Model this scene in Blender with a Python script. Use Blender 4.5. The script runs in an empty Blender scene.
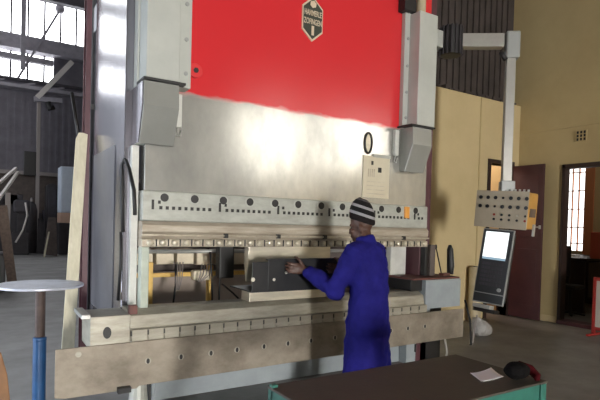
import bpy, bmesh, math, random
from mathutils import Vector, Matrix, Euler
random.seed(7)
C = bpy.context.scene
COL = C.collection
R = math.radians

# ------------------------------------------------------------------ camera
YAW, PITCH, ROLL, FPX, PX0, PY0, EYE = R(57.8), R(-1.2), 0.027, 507.0, 300.0, 235.6, 1.5
fw = Vector((math.cos(YAW)*math.cos(PITCH), math.sin(YAW)*math.cos(PITCH), math.sin(PITCH)))
r0 = Vector((math.sin(YAW), -math.cos(YAW), 0)); u0 = r0.cross(fw)
rt = r0*math.cos(ROLL) + u0*math.sin(ROLL); up = -r0*math.sin(ROLL) + u0*math.cos(ROLL)
cam = bpy.data.objects.new('camera', bpy.data.cameras.new('camera'))
COL.objects.link(cam)
m3 = Matrix((rt, up, -fw)).transposed()
cam.matrix_world = Matrix.Translation((0, 0, EYE)) @ m3.to_4x4()
cam.data.sensor_width = 36; cam.data.lens = 36*FPX/600
cam.data.shift_y = (PY0-200)/600; cam.data.clip_end = 200
C.camera = cam

def at(x, y, X=None, Y=None, Z=None):
    """world point on a real plane (X, Y or Z constant) that the photo shows at x, y"""
    d = fw + rt*((x-PX0)/FPX) + up*(-(y-PY0)/FPX)
    t = X/d.x if X is not None else Y/d.y if Y is not None else (Z-EYE)/d.z
    return Vector((t*d.x, t*d.y, EYE+t*d.z))

# ------------------------------------------------------------------ materials
def mat(name, col, rough=.6, metal=0., col2=None, scale=4., amount=1., stretch=(1, 1, 1), bump=0., bscale=40., rvar=0., spec=.5, lo=.35, hi=.65):
    m = bpy.data.materials.new(name); m.use_nodes = True
    nt = m.node_tree; N, L = nt.nodes, nt.links
    b = N['Principled BSDF']
    b.inputs['Base Color'].default_value = (*col, 1); b.inputs['Roughness'].default_value = rough
    b.inputs['Metallic'].default_value = metal; b.inputs['Specular IOR Level'].default_value = spec
    tc = N.new('ShaderNodeTexCoord'); mp = N.new('ShaderNodeMapping'); mp.inputs['Scale'].default_value = stretch
    L.new(tc.outputs['Object'], mp.inputs['Vector'])
    if col2 is not None or rvar:
        n = N.new('ShaderNodeTexNoise'); n.inputs['Scale'].default_value = scale; n.inputs['Detail'].default_value = 6
        n.inputs['Roughness'].default_value = .65
        L.new(mp.outputs[0], n.inputs['Vector'])
        cr = N.new('ShaderNodeMapRange'); cr.inputs['From Min'].default_value = lo; cr.inputs['From Max'].default_value = hi
        cr.inputs['To Max'].default_value = amount
        L.new(n.outputs['Fac'], cr.inputs['Value'])
        if col2 is not None:
            mx = N.new('ShaderNodeMix'); mx.data_type = 'RGBA'
            mx.inputs[6].default_value = (*col, 1); mx.inputs[7].default_value = (*col2, 1)
            L.new(cr.outputs[0], mx.inputs[0]); L.new(mx.outputs[2], b.inputs['Base Color'])
        if rvar:
            rr = N.new('ShaderNodeMapRange'); rr.inputs['To Min'].default_value = rough; rr.inputs['To Max'].default_value = rough+rvar
            L.new(n.outputs['Fac'], rr.inputs['Value']); L.new(rr.outputs[0], b.inputs['Roughness'])
    if bump:
        n2 = N.new('ShaderNodeTexNoise'); n2.inputs['Scale'].default_value = bscale; n2.inputs['Detail'].default_value = 5
        L.new(mp.outputs[0], n2.inputs['Vector'])
        bp = N.new('ShaderNodeBump'); bp.inputs['Strength'].default_value = bump; bp.inputs['Distance'].default_value = .02
        L.new(n2.outputs['Fac'], bp.inputs['Height']); L.new(bp.outputs[0], b.inputs['Normal'])
    return m

def emit(name, col, s):
    m = bpy.data.materials.new(name); m.use_nodes = True
    nt = m.node_tree; nt.nodes.clear()
    e = nt.nodes.new('ShaderNodeEmission'); e.inputs[0].default_value = (*col, 1); e.inputs[1].default_value = s
    o = nt.nodes.new('ShaderNodeOutputMaterial'); nt.links.new(e.outputs[0], o.inputs[0])
    return m

def ram_mat():
    m = mat('ram_paint', (.66, .65, .60), .14, .7, (.40, .40, .38), 2.6, .9, (1, 1, .55), .07, 5, .12)
    nt = m.node_tree; N, L = nt.nodes, nt.links; b = N['Principled BSDF']
    tc = N.new('ShaderNodeTexCoord'); sp = N.new('ShaderNodeSeparateXYZ'); L.new(tc.outputs['Object'], sp.inputs[0])
    n = N.new('ShaderNodeTexNoise'); n.inputs['Scale'].default_value = 5; n.inputs['Detail'].default_value = 8
    mp = N.new('ShaderNodeMapping'); mp.inputs['Scale'].default_value = (1, 1, 3.5); L.new(tc.outputs['Object'], mp.inputs[0]); L.new(mp.outputs[0], n.inputs['Vector'])
    ma = N.new('ShaderNodeMath'); ma.operation = 'MULTIPLY_ADD'; ma.inputs[1].default_value = .10
    L.new(n.outputs['Fac'], ma.inputs[0]); L.new(sp.outputs[2], ma.inputs[2])
    mr = N.new('ShaderNodeMapRange'); mr.inputs['From Min'].default_value = 2.555; mr.inputs['From Max'].default_value = 2.60
    L.new(ma.outputs[0], mr.inputs['Value'])
    src = b.inputs['Base Color'].links[0].from_socket
    mx = N.new('ShaderNodeMix'); mx.data_type = 'RGBA'; L.new(mr.outputs[0], mx.inputs[0]); L.new(src, mx.inputs[6])
    mx.inputs[7].default_value = (.60, .03, .036, 1); L.new(mx.outputs[2], b.inputs['Base Color'])
    iv = N.new('ShaderNodeMath'); iv.operation = 'MULTIPLY_ADD'; iv.inputs[1].default_value = -.65; iv.inputs[2].default_value = .65
    L.new(mr.outputs[0], iv.inputs[0]); L.new(iv.outputs[0], b.inputs['Metallic'])
    return m

M = {}
def d(k, *a, **kw): M[k] = mat(k, *a, **kw)
d('floor', (.215, .21, .205), .36, 0, (.135, .13, .125), 1.3, 1, bump=.08, bscale=6, rvar=.25)
d('far_wall', (.16, .15, .175), .8, 0, (.12, .112, .13), 2, 1)
d('steel_dark', (.075, .07, .085), .7, .2, (.05, .045, .05), 3, 1)
d('girder', (.34, .32, .36), .7, 0, (.25, .24, .27), 3, 1)
d('ceil', (.20, .195, .19), .9)
d('plaster', (.60, .48, .27), .75, 0, (.54, .43, .235), 1.5, 1, bump=.05)
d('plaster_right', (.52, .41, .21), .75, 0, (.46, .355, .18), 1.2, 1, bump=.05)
d('hallwall', (.22, .215, .21), .9)
d('clad', (.075, .06, .055), .7, .1, (.045, .036, .033), 3, 1)
d('maroon', (.10, .035, .045), .5, 0, (.07, .025, .032), 3, 1)
d('door', (.07, .026, .030), .42, 0, (.052, .02, .024), 3, 1)
d('darkframe', (.03, .016, .014), .5)
d('pinkwall', (.70, .42, .30), .8)
d('guard', (.47, .485, .45), .42, .1, (.41, .425, .395), 2.5, 1, rvar=.1)
d('guard_low', (.36, .365, .34), .26, .35, (.32, .325, .305), 3, 1)
d('side_steel', (.36, .35, .39), .15, .85, (.27, .265, .30), 2.5, 1, (3, 3, .4), rvar=.09, bump=.04, bscale=1.5)
d('hatch', (.17, .17, .19), .36, .4, (.13, .13, .145), 3, 1)
d('strip', (.44, .45, .41), .45, .15, (.33, .335, .30), 6, 1, (1, 1, 2))
d('worn', (.33, .28, .215), .42, .3, (.50, .45, .37), 5, 1, (.6, 1, 5), rvar=.15)
d('clampsteel', (.58, .53, .43), .36, .45, (.38, .33, .26), 9, 1)
d('dark', (.014, .013, .013), .5)
d('black_rubber', (.012, .012, .013), .55)
d('plate', (.185, .155, .12), .48, .35, (.33, .285, .23), 3.2, 1, (1, 1, 1.4), bump=.06, bscale=30, rvar=.15)
d('die', (.43, .405, .34), .38, .35, (.28, .26, .21), 5, 1, (.7, 1, 3), rvar=.15)
d('tool_light', (.74, .68, .54), .34, .4, (.58, .53, .42), 6, 1, (.6, 1, 3))
d('press_grey', (.33, .37, .39), .5, .05, (.26, .29, .31), 2.5, 1)
d('press_green', (.50, .55, .47), .5, 0, (.38, .42, .36), 5, 1)
d('white_paint', (.62, .62, .58), .5, 0, (.48, .48, .45), 4, 1)
d('cream', (.78, .70, .54), .6, 0, (.60, .52, .38), 5, 1)
d('guard_brown', (.40, .33, .28), .7, 0, (.33, .27, .23), 3, 1)
d('yellow', (.80, .52, .14), .5, 0, (.62, .40, .10), 5, 1)
d('hexgreen', (.035, .04, .028), .5)
d('letter', (.62, .52, .38), .5)
d('paper_chart', (.60, .55, .42), .6, 0, (.54, .48, .36), 6, 1)
d('orange', (.75, .33, .06), .5)
d('alu', (.55, .55, .52), .35, .5, (.46, .46, .44), 3, 1)
d('alu_dark', (.30, .31, .30), .5, .2)  # darker grey aluminium for bolts, elbow and console parts
d('panel_face', (.46, .40, .30), .5, .1, (.40, .345, .26), 4, 1)
d('panel_side', (.55, .30, .07), .5, 0, (.45, .24, .06), 4, 1)
d('console', (.030, .032, .036), .45)
d('knob', (.012, .012, .014), .35)
d('knob_red', (.30, .03, .02), .4)
d('coat', (.015, .013, .165), .85, 0, (.0095, .008, .11), 5, 1, bump=.25, bscale=22, spec=.15)
d('trouser', (.016, .015, .035), .9, spec=.1)
d('skin', (.078, .034, .021), .5, 0, (.065, .028, .018), 14, 1)
d('skin_hand', (.12, .055, .036), .5)
d('shoe', (.018, .014, .012), .5)
d('workblack', (.012, .013, .015), .40, .1, (.022, .022, .024), 6, 1)
d('bare', (.75, .72, .62), .35, .5)
d('table_top', (.060, .050, .042), .55, .25, (.095, .078, .062), 2.2, 1, bump=.05, rvar=.15)
d('table_green', (.03, .165, .125), .5, 0, (.022, .11, .085), 5, 1)
d('paper', (.88, .88, .92), .6)
d('cap_black', (.008, .0075, .0075), .95, spec=.05, bump=.4, bscale=60)
d('cap_red', (.055, .006, .008), .95, spec=.05, bump=.4, bscale=60)
d('round_top', (.55, .57, .66), .35, .2, (.42, .44, .51), 5, 1, rvar=.1)
d('post_blue', (.014, .075, .20), .45, .1, (.01, .05, .14), 6, 1)
d('post_rust', (.075, .05, .042), .6, .3, (.045, .03, .026), 8, 1)
d('timber', (.66, .61, .46), .7, 0, (.55, .50, .36), 4, 1, (6, 6, .8))
d('timber_dark', (.16, .115, .09), .8, 0, (.10, .07, .055), 4, 1, (5, 5, .8))
d('orange_wood', (.26, .12, .04), .6, 0, (.15, .07, .025), 4, 1)
d('blue_cab', (.62, .69, .78), .5, 0, (.54, .60, .69), 3, 1)
d('cardboard', (.60, .40, .30), .8)
d('bag', (.38, .37, .36), .7, 0, (.26, .25, .24), 6, 1, bump=.4, bscale=14)
d('beige', (.50, .42, .28), .6, 0, (.40, .33, .21), 4, 1)
d('redframe', (.30, .022, .018), .45)
d('pinkred', (.60, .13, .10), .5)
d('light_panel', (.45, .42, .38), .5)
d('rust_red', (.17, .055, .045), .6, 0, (.11, .05, .04), 5, 1)
d('curtain', (.55, .22, .10), .8)
d('clutter', (.045, .04, .045), .7, 0, (.03, .027, .03), 4, 1)
d('clutter_brown', (.11, .085, .075), .75, 0, (.07, .055, .05), 4, 1)
d('pipe_light', (.62, .58, .55), .6)
d('pipe_grey', (.28, .25, .24), .6, .3)
d('red_paint', (.62, .03, .034), .35)
d('alu_arm', (.34, .33, .30), .4, .3, (.28, .27, .25), 3, 1)
M['ram'] = ram_mat()
M['win_far'] = emit('win_far', (.95, .97, 1.0), 7.0)
M['win_near'] = emit('win_near', (1.0, .95, .86), 6.5)
M['door_day'] = emit('door_day', (1.0, .97, .92), 210.0)
M['fill_strip'] = emit('fill_strip', (.88, .93, 1.0), 2.5)  # glow of the added strip high on the left wall
M['fill_panel'] = emit('fill_panel', (.82, .90, 1.0), 6.5)  # bluish glow of the added panel in the left wall
M['win_office'] = emit('win_office', (1.0, .98, .94), 2.5)
M['screen_blue'] = emit('screen_blue', (.35, .5, .62), .8)
M['screen'] = emit('screen', (.95, 1.0, 1.0), 1.3)

# beanie stripes: knit bands around the cap
def beanie_mat():
    m = mat('knit', (.015, .013, .013), .95, bump=.5, bscale=90, spec=.1)
    nt = m.node_tree; N, L = nt.nodes, nt.links; b = N['Principled BSDF']
    tc = N.new('ShaderNodeTexCoord'); sp = N.new('ShaderNodeSeparateXYZ'); L.new(tc.outputs['Generated'], sp.inputs[0])
    cr = N.new('ShaderNodeValToRGB'); cr.color_ramp.interpolation = 'CONSTANT'
    e = cr.color_ramp.elements; e[0].position = 0; e[0].color = (.016, .013, .013, 1); e[1].position = .36; e[1].color = (.30, .29, .30, 1)
    for p, c in ((.455, .014), (.61, .30), (.70, .014), (.86, .10), (.92, .014)):
        k = e.new(p); k.color = (c, c*.95, c*.97, 1)
    a1 = N.new('ShaderNodeMath'); a1.operation = 'MULTIPLY_ADD'; a1.inputs[1].default_value = .17; L.new(sp.outputs[0], a1.inputs[0]); L.new(sp.outputs[2], a1.inputs[2])
    a2 = N.new('ShaderNodeMath'); a2.operation = 'MULTIPLY_ADD'; a2.inputs[1].default_value = -.17; L.new(sp.outputs[1], a2.inputs[0]); L.new(a1.outputs[0], a2.inputs[2])
    L.new(a2.outputs[0], cr.inputs[0]); L.new(cr.outputs[0], b.inputs['Base Color'])
    return m
M['knit'] = beanie_mat()

# ------------------------------------------------------------------ mesh helpers
class G:
    def __init__(s): s.bm = bmesh.new()
    def hull(s, pts, faces):
        v = [s.bm.verts.new(p) for p in pts]
        for f in faces: s.bm.faces.new([v[i] for i in f])
        return s
    def box(s, x0, x1, y0, y1, z0, z1):
        return s.hull([(x0,y0,z0),(x1,y0,z0),(x1,y1,z0),(x0,y1,z0),(x0,y0,z1),(x1,y0,z1),(x1,y1,z1),(x0,y1,z1)],
                      [(3,2,1,0),(4,5,6,7),(0,1,5,4),(1,2,6,5),(2,3,7,6),(3,0,4,7)])
    def obox(s, c, ax, ay, az):
        c, ax, ay, az = map(Vector, (c, ax, ay, az))
        P = [c+ax*i+ay*j+az*k for k in (-.5,.5) for i, j in ((-.5,-.5),(.5,-.5),(.5,.5),(-.5,.5))]
        return s.hull(P, [(3,2,1,0),(4,5,6,7),(0,1,5,4),(1,2,6,5),(2,3,7,6),(3,0,4,7)])
    def prism(s, pts, vec):
        """closed outline pts (3-D, planar) swept by vec"""
        vec = Vector(vec); n = len(pts); pts = [Vector(p) for p in pts]
        P = pts + [p+vec for p in pts]
        return s.hull(P, [tuple(range(n))[::-1], tuple(range(n, 2*n))] + [(i, (i+1) % n, n+(i+1) % n, n+i) for i in range(n)])
    def bar(s, a, b, w, t, side=None):
        a, b = Vector(a), Vector(b); z = b-a
        sd = Vector(side) if side else (Vector((0,0,1)).cross(z) if abs(z.normalized().z) < .98 else Vector((1,0,0)))
        x = (sd - z*(sd.dot(z)/z.dot(z))).normalized(); y = z.normalized().cross(x)
        return s.obox((a+b)/2, x*w, y*t, z)
    def tube(s, pts, rad, seg=12, caps=True, ell=None):
        pts = [Vector(p) for p in pts]; n = len(pts)
        if not hasattr(rad, '__len__'): rad = [rad]*n
        rings = []; prev = None
        for i, p in enumerate(pts):
            t = (pts[min(i+1, n-1)]-pts[max(i-1, 0)]).normalized()
            if prev is None: x = t.orthogonal().normalized()
            else: x = (prev - t*prev.dot(t)).normalized()
            prev = x; y = t.cross(x)
            rings.append([s.bm.verts.new(p+(x*math.cos(a)+y*math.sin(a))*rad[i]) for a in (2*math.pi*k/seg for k in range(seg))])
        for A, B in zip(rings, rings[1:]):
            for k in range(seg): s.bm.faces.new((A[k], A[(k+1) % seg], B[(k+1) % seg], B[k]))
        if caps: s.bm.faces.new(rings[0][::-1]); s.bm.faces.new(rings[-1])
        return s
    def lathe(s, prof, c=(0,0,0), seg=24):
        """prof: (radius, z) from bottom to top, capped"""
        c = Vector(c); rings = []
        for r, z in prof:
            rings.append([s.bm.verts.new(c+Vector((r*math.cos(a), r*math.sin(a), z))) for a in (2*math.pi*k/seg for k in range(seg))])
        for A, B in zip(rings, rings[1:]):
            for k in range(seg): s.bm.faces.new((A[k], A[(k+1) % seg], B[(k+1) % seg], B[k]))
        s.bm.faces.new(rings[0][::-1]); s.bm.faces.new(rings[-1])
        return s
    def loft(s, rings, seg=28, mat3=None):
        """rings: (z, cx, cy, rx, ry) elliptical sections"""
        R_ = []
        for z, cx, cy, rx, ry in rings:
            R_.append([s.bm.verts.new(Vector((cx+rx*math.cos(a), cy+ry*math.sin(a), z))) for a in (2*math.pi*k/seg for k in range(seg))])
        for A, B in zip(R_, R_[1:]):
            for k in range(seg): s.bm.faces.new((A[k], A[(k+1) % seg], B[(k+1) % seg], B[k]))
        s.bm.faces.new(R_[0][::-1]); s.bm.faces.new(R_[-1])
        return s
    def ball(s, c, rx, ry=None, rz=None, rot=None, seg=18):
        ry = ry or rx; rz = rz or rx
        mx = Matrix.Translation(c) @ (rot.to_matrix().to_4x4() if rot else Matrix()) @ Matrix.Diagonal((rx, ry, rz, 1))
        bmesh.ops.create_uvsphere(s.bm, u_segments=seg, v_segments=seg//2+2, radius=1, matrix=mx)
        return s
    def disc_y(s, x, y, z, r, h=.012, seg=14, r2=None):
        """short cylinder facing -Y with its front at y"""
        a = [Vector((x+r*math.cos(t), y, z+r*math.sin(t))) for t in (2*math.pi*k/seg for k in range(seg))]
        return s.prism(a, (0, h, 0))
    def build(s, name, m, parent=None, bevel=0, smooth=False, kind=None, label=None, cat=None, group=None, seg=2):
        bmesh.ops.recalc_face_normals(s.bm, faces=s.bm.faces[:])
        off = Vector((0, 0, 0)); p = parent
        while p is not None: off += p.location; p = p.parent
        if parent is None:
            xs = [v.co for v in s.bm.verts]
            off = Vector(((min(v.x for v in xs)+max(v.x for v in xs))/2, (min(v.y for v in xs)+max(v.y for v in xs))/2, min(v.z for v in xs)))
            if kind == 'structure': off = Vector((0, 0, 0))
        for v in s.bm.verts: v.co -= off
        me = bpy.data.meshes.new(name); s.bm.to_mesh(me); s.bm.free()
        me.materials.append(M[m] if isinstance(m, str) else m)
        if smooth:
            for f in me.polygons: f.use_smooth = True
        o = bpy.data.objects.new(name, me); COL.objects.link(o)
        if parent is not None: o.parent = parent
        else: o.location = off
        if bevel:
            b = o.modifiers.new('bevel', 'BEVEL'); b.width = bevel; b.segments = seg; b.limit_method = 'ANGLE'; b.angle_limit = R(40)
        if kind: o['kind'] = kind
        if label: o['label'] = label
        if cat: o['category'] = cat
        if group: o['group'] = group
        return o

def thing(name, label, cat, loc, group=None):
    o = bpy.data.objects.new(name, None); COL.objects.link(o); o.location = loc; o.empty_display_size = .1
    o['label'] = label; o['category'] = cat
    if group: o['group'] = group
    return o
def struct(name, g, m, parent=None, **k): return g.build(name, m, parent, kind=None if parent else 'structure', **k)
def copy_part(o, parent, dloc):
    c = o.copy(); COL.objects.link(c); c.parent = parent; c.location = o.location + Vector(dloc); return c

# ------------------------------------------------------------------ the setting
XR = 8.05          # office wall
YB = 5.58          # yellow partition behind the press
struct('floor', G().box(-14, 22, -12, 29, -.2, 0), 'floor')
struct('ceiling', G().box(-14, 22, -12, 29, 14, 14.2), 'ceil')
struct('wall_left', G().box(-2.7, -2.4, -12, 2.8, 0, 14).box(-2.7, -2.4, 2.8, 7.2, 2.3, 14).box(-2.7, -2.4, 7.2, 8.0, 0, 14).box(-5.3, -2.7, 7.8, 8.0, 0, 14).box(-5.3, -5, 8.0, 29, 0, 14), 'hallwall')  # near stretch stepped inward to bring the added glowing panel close to the floor
struct('fill_panel_left', G().box(-2.78, -2.74, 2.7, 7.3, 0, 2.4), 'fill_panel')  # unseen glowing panel, added to brighten the floor at the left

# far wall: dark sheeting, girder bands and glazing
FY = 28.0
g = G().box(-14, 22, FY, FY+.3, 0, 8.15)
for k in range(120):
    x = -14+k*.3
    g.box(x, x+.12, FY-.03, FY, 3.75, 8.12)
struct('wall_back', g, 'far_wall')
struct('wall_back_plinth', G().box(-14, 22, FY-.25, FY-.04, 0, 3.6), 'clutter_brown')
struct('trim_1', G().box(-14, 22, FY-.5, FY-.26, 3.55, 3.72), 'pipe_grey')
struct('trim_2', G().box(-14, 22, FY-.6, FY+.2, 9.42, 9.97).box(-14, 22, FY-.62, FY+.2, 9.97, 10.08), 'girder')
w1 = struct('window_1', G().box(-14, 22, FY+.1, FY+.14, 10.08, 13.9), 'win_far')
mx0 = at(45, 10, Y=FY).x-.04-12*.715
for k in range(42):
    x = mx0+k*.715
    struct('mullion', G().box(x, x+.085, FY+.0, FY+.09, 10.08, 13.9), 'steel_dark', w1)
w2 = struct('window_2', G().box(-14, 2.95, FY+.1, FY+.14, 8.15, 9.42), 'win_far')
for k in range(16):
    x = mx0+k*.715
    struct('mullion', G().box(x, x+.085, FY+.0, FY+.09, 8.15, 9.42), 'steel_dark', w2)
struct('transom', G().box(-14, 2.95, FY-.05, FY+.09, 9.12, 9.2), 'girder', w2)
struct('wall_back_panel', G().box(2.95, 22, FY-.1, FY+.3, 8.15, 9.42), 'far_wall')
struct('trim_3', G().bar(at(-40, 47, Y=FY-.7), at(53, 64, Y=FY-.7), .3, .25), 'girder')
b = thing('roof_brace', 'thin diagonal steel brace across the high far windows', 'brace', at(20, 75, Y=FY-.8))
G().bar(at(18, 78, Y=FY-.8), at(60, 10, Y=FY-.8), .10, .10).build('rod', 'girder', b)
G().ball(at(60, 9, Y=FY-.8), .22).build('joint', 'girder', b, smooth=True)
p0 = at(23, 60, Y=FY-.9)
G().box(p0.x-.1, p0.x+.1, p0.y-.1, p0.y+.1, 8.4, 13.98).build('window_post', 'girder', label='thick dark vertical post in front of the high far windows', cat='post')
a_, b_ = at(45, -2, Y=FY-1.2), at(92, 9, Y=FY-1.2)
zb_ = at(75, 6, Y=FY-1.5).z
G().box(-4.9, 21.9, FY-1.5, FY-1.1, zb_, zb_+.6).build('roof_beam', 'steel_dark', label='dark horizontal beam crossing the top of the far windows', cat='beam')

# near end of the hall, behind the camera: daylight through a roller-door opening and high glazing
NY = -12.0
def near(x0, x1, z0, z1): return (x0, x1, NY-.3, NY, z0, z1)
KX0, KX1, KZ = -1.0, 0.5, 2.2
struct('wall_front', G().box(*near(-14, KX0, 0, 14)).box(*near(KX0, KX1, KZ, 14)).box(*near(KX1, 9.6, 0, 14)).box(*near(9.6, 21, 0, 3.7)).box(*near(9.6, 21, 7.2, 14)).box(*near(12.2, 13.6, 3.7, 7.2)).box(*near(21, 22, 0, 14)), 'hallwall')
struct('door_3', G().box(KX0, KX1, NY-.35, NY-.31, 0, KZ), 'door_day')
for nm, xa, xb in (('window_3', 9.6, 12.2), ('window_5', 13.6, 21)):
    w3 = struct(nm, G().box(xa, xb, NY-.35, NY-.31, 3.7, 7.2), 'win_near')
    k = xa
    while k < xb+.01:
        struct('mullion', G().box(k-.04, k+.04, NY-.2, NY-.1, 3.7, 7.2), 'girder', w3); k += 1.0
    struct('transom', G().box(xa, xb, NY-.2, NY-.1, 5.4, 5.5), 'girder', w3)
w6 = struct('fill_strip_left', G().box(-4.995, -4.98, 9, 26, 4.0, 8.5), 'fill_strip')  # unseen glowing strip, added to light the far floor and clutter
for k in range(13): struct('mullion', G().box(-4.97, -4.9, 9+k*1.4-.05, 9+k*1.4+.05, 4.0, 8.5), 'girder', w6)
struct('wall_side', G().box(22, 22.3, -12.3, 29, 0, 14), 'hallwall')

# office block on the right
g = G()
D0, D1, DH = 3.72, 4.76, 2.60       # doorway in the right wall
g.box(XR, XR+.1, -9.0, -1.0, 0, 3.1).box(XR, XR+.1, -1.0, D0, 0, 14).box(XR, XR+.1, D1, 8.5, 0, 14).box(XR, XR+.1, D0, D1, DH, 14)  # low stretch out of view is added to keep window light off the right floor
struct('wall_right', g, 'plaster_right')
struct('wall_office_end', G().box(XR+.1, 22, -1.0, -.8, 0, 14), 'plaster_right')
struct('trim_4', G().box(XR-.025, XR, -1.0, YB-.02, 3.19, 3.23), 'plaster_right')
df = struct('door_2', G().box(XR-.03, XR+.11, D1-.05, D1, .06, DH).box(XR-.03, XR+.11, D0, D0+.05, .06, DH).box(XR-.03, XR+.11, D0, D1, DH-.07, DH), 'darkframe')
struct('threshold', G().box(XR-.04, XR+.22, D0, D1, 0, .06), 'maroon', df)
struct('trim_5', G().box(XR-.02, XR, -1.0, D0-.02, 0, .10).box(XR-.02, XR, D1+.02, 5.05, 0, .10), 'plaster')
struct('wall_office_window', G().box(11, 11.2, 2, 5.95, 0, 3.4).box(11, 11.2, 6.45, 9, 0, 3.4).box(11, 11.2, 5.95, 6.45, 0, 1.1).box(11, 11.2, 5.95, 6.45, 3.0, 3.4), 'plaster')
struct('wall_office_back', G().box(XR+.2, 11.2, 8.4, 8.6, 0, 3.4), 'plaster')
struct('wall_office_side', G().box(XR+.2, 11.2, 1.9, 2.0, 0, 3.4), 'plaster')
struct('ceiling_office', G().box(XR+.2, 11.2, 1.9, 8.6, 3.4, 3.5), 'ceil')
w4 = struct('window_4', G().box(11.12, 11.15, 5.95, 6.45, 1.1, 3.0), 'win_office')
gg = G()
for yy in (6.0, 6.14, 6.28, 6.42): gg.box(11.02, 11.06, yy, yy+.018, 1.1, 3.0)
for zz in (1.25, 1.6, 2.0, 2.4, 2.8): gg.box(11.02, 11.06, 5.95, 6.45, zz, zz+.02)
struct('burglar_bars', gg, 'curtain', w4)
g = G()
for k in range(9): g.tube([(10.93, 5.78+k*.022, .9), (10.93, 5.78+k*.022, 3.05)], .016, 8)
g.build('curtain', 'curtain', label='orange-brown curtain hanging beside the office window', cat='curtain')
# air brick
v = thing('air_vent', 'small dark air vent high on the yellow wall above the office doorway', 'vent', (XR-.02, 4.47, 2.95))
G().box(XR-.02, XR, 4.39, 4.57, 2.95, 3.12).build('frame', 'plaster_right', v)
for k in range(3):
    for q in range(3): G().box(XR-.024, XR-.021, 4.405+k*.055, 4.435+k*.055, 2.96+q*.055, 3.0+q*.055).build('slot', 'dark', v)

# partition behind the press, with dark sheeting above
E0, E1, EH = 7.27, 7.84, 2.64
struct('wall_partition', G().box(5.0, E0, YB, YB+.18, 0, 3.70).box(E1, XR, YB, YB+.18, 0, 3.70).box(E0, E1, YB, YB+.18, EH, 3.70), 'plaster')
struct('trim_6', G().box(6.98, 7.0, YB-.012, YB, 0, 3.69), 'plaster_right')
g = G().box(5.0, XR, YB+.20, YB+.26, 3.64, 14)
for k in range(20): g.box(5.0+k*.15, 5.06+k*.15, YB+.17, YB+.2, 3.71, 14)
struct('wall_cladding', g, 'clad')
g = G(); xx = 5.05
while xx < 7.9:
    w_ = random.uniform(.05, .22); g.box(xx, min(xx+w_, 7.98), YB-.02, YB+.16, 3.702, 3.702+random.uniform(.01, .07)); xx += w_+random.uniform(.01, .10)
g.build('mortar_debris', 'clad', label='ragged dark rubble along the top of the yellow partition under the sheeting', cat='debris')
fr = struct('door_4', G().box(E0-.06, E0, YB-.03, YB+.2, 0, EH+.06).box(E1, E1+.06, YB-.03, YB+.2, 0, EH+.06).box(E0, E1, YB-.03, YB+.2, EH, EH+.06), 'darkframe')
struct('wall_back_room', G().box(6.4, XR, 7.6, 7.7, 0, 3.4), 'pinkwall')
struct('wall_back_room_side', G().box(6.3, 6.4, YB+.28, 7.7, 0, 3.4), 'pinkwall')
struct('ceiling_back_room', G().box(6.3, XR, YB+.28, 7.7, 3.4, 3.5), 'ceil')
# maroon door leaf folded back on the right wall
dl = struct('door_1', G().box(7.85, 7.89, 4.97, YB-.035, .02, 2.62), 'door')
struct('door_panel', G().box(7.842, 7.849, 5.05, 5.42, .25, 1.2).box(7.842, 7.849, 5.05, 5.42, 1.4, 2.45), 'door', dl, bevel=.004)
struct('handle', G().box(7.80, 7.85, 4.985, 5.0, 1.54, 1.60).box(7.79, 7.805, 4.985, 5.07, 1.56, 1.58), 'alu', dl, bevel=.004)

# ------------------------------------------------------------------ press brake
FYR = 3.95     # ram face
P = thing('press_brake', 'huge hydraulic press brake with red and silver ram filling the middle of the workshop', 'machine', (2.57, 4.3, 0))
G().box(1.06, 4.09, FYR, FYR+.12, 1.60, 5.2).build('ram', M['ram'], P, bevel=.006)
G().box(.99, 1.058, 3.957, 4.058, 2.085, 5.2).build('guide_gib', 'guard', P, bevel=.004)
st = G().box(1.04, 4.09, FYR-.035, FYR+.12, 1.50, 1.735).build('ram_lower_strip', 'strip', P, bevel=.01)
G().prism([(1.035, FYR-.035, 1.50), (1.035, FYR+.1, 1.50), (1.035, FYR+.1, 1.36), (1.035, FYR-.02, 1.36), (1.035, FYR-.055, 1.42), (1.035, FYR-.06, 1.47)], (3.055, 0, 0)).build('ram_lip', 'worn', P, bevel=.006)
G().box(1.03, 4.10, FYR-.075, FYR-.05, 1.385, 1.40).build('ledge_rail', 'clampsteel', P, bevel=.003)
G().box(1.035, 4.09, FYR-.05, FYR+.08, 1.30, 1.362).build('clamp_bar', 'clampsteel', P, bevel=.006)
first = None
for k in range(32):          # row of ball-headed clamp screws
    x = 1.10+k*.0945
    if first is None:
        first = G().ball((x, FYR-.055, 1.335), .028, .024, .026, seg=14).build('clamp_screw', 'tool_light', P, smooth=True)
    else: copy_part(first, P, ((x-1.10), 0, 0))
first = None
for k in range(31):
    x = 1.147+k*.0945
    if first is None: first = G().box(x-.005, x+.005, FYR-.056, FYR-.04, 1.305, 1.36).build('clamp_slot', 'dark', P)
    else: copy_part(first, P, (k*.0945, 0, 0))
first = None
for k in range(5):
    x = 1.72+k*.5
    if first is None: first = G().box(x-.016, x+.016, FYR-.085, FYR-.05, 1.375, 1.412).build('rail_clip', 'dark', P, bevel=.004)
    else: copy_part(first, P, (k*.5, 0, 0))
first = None
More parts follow.
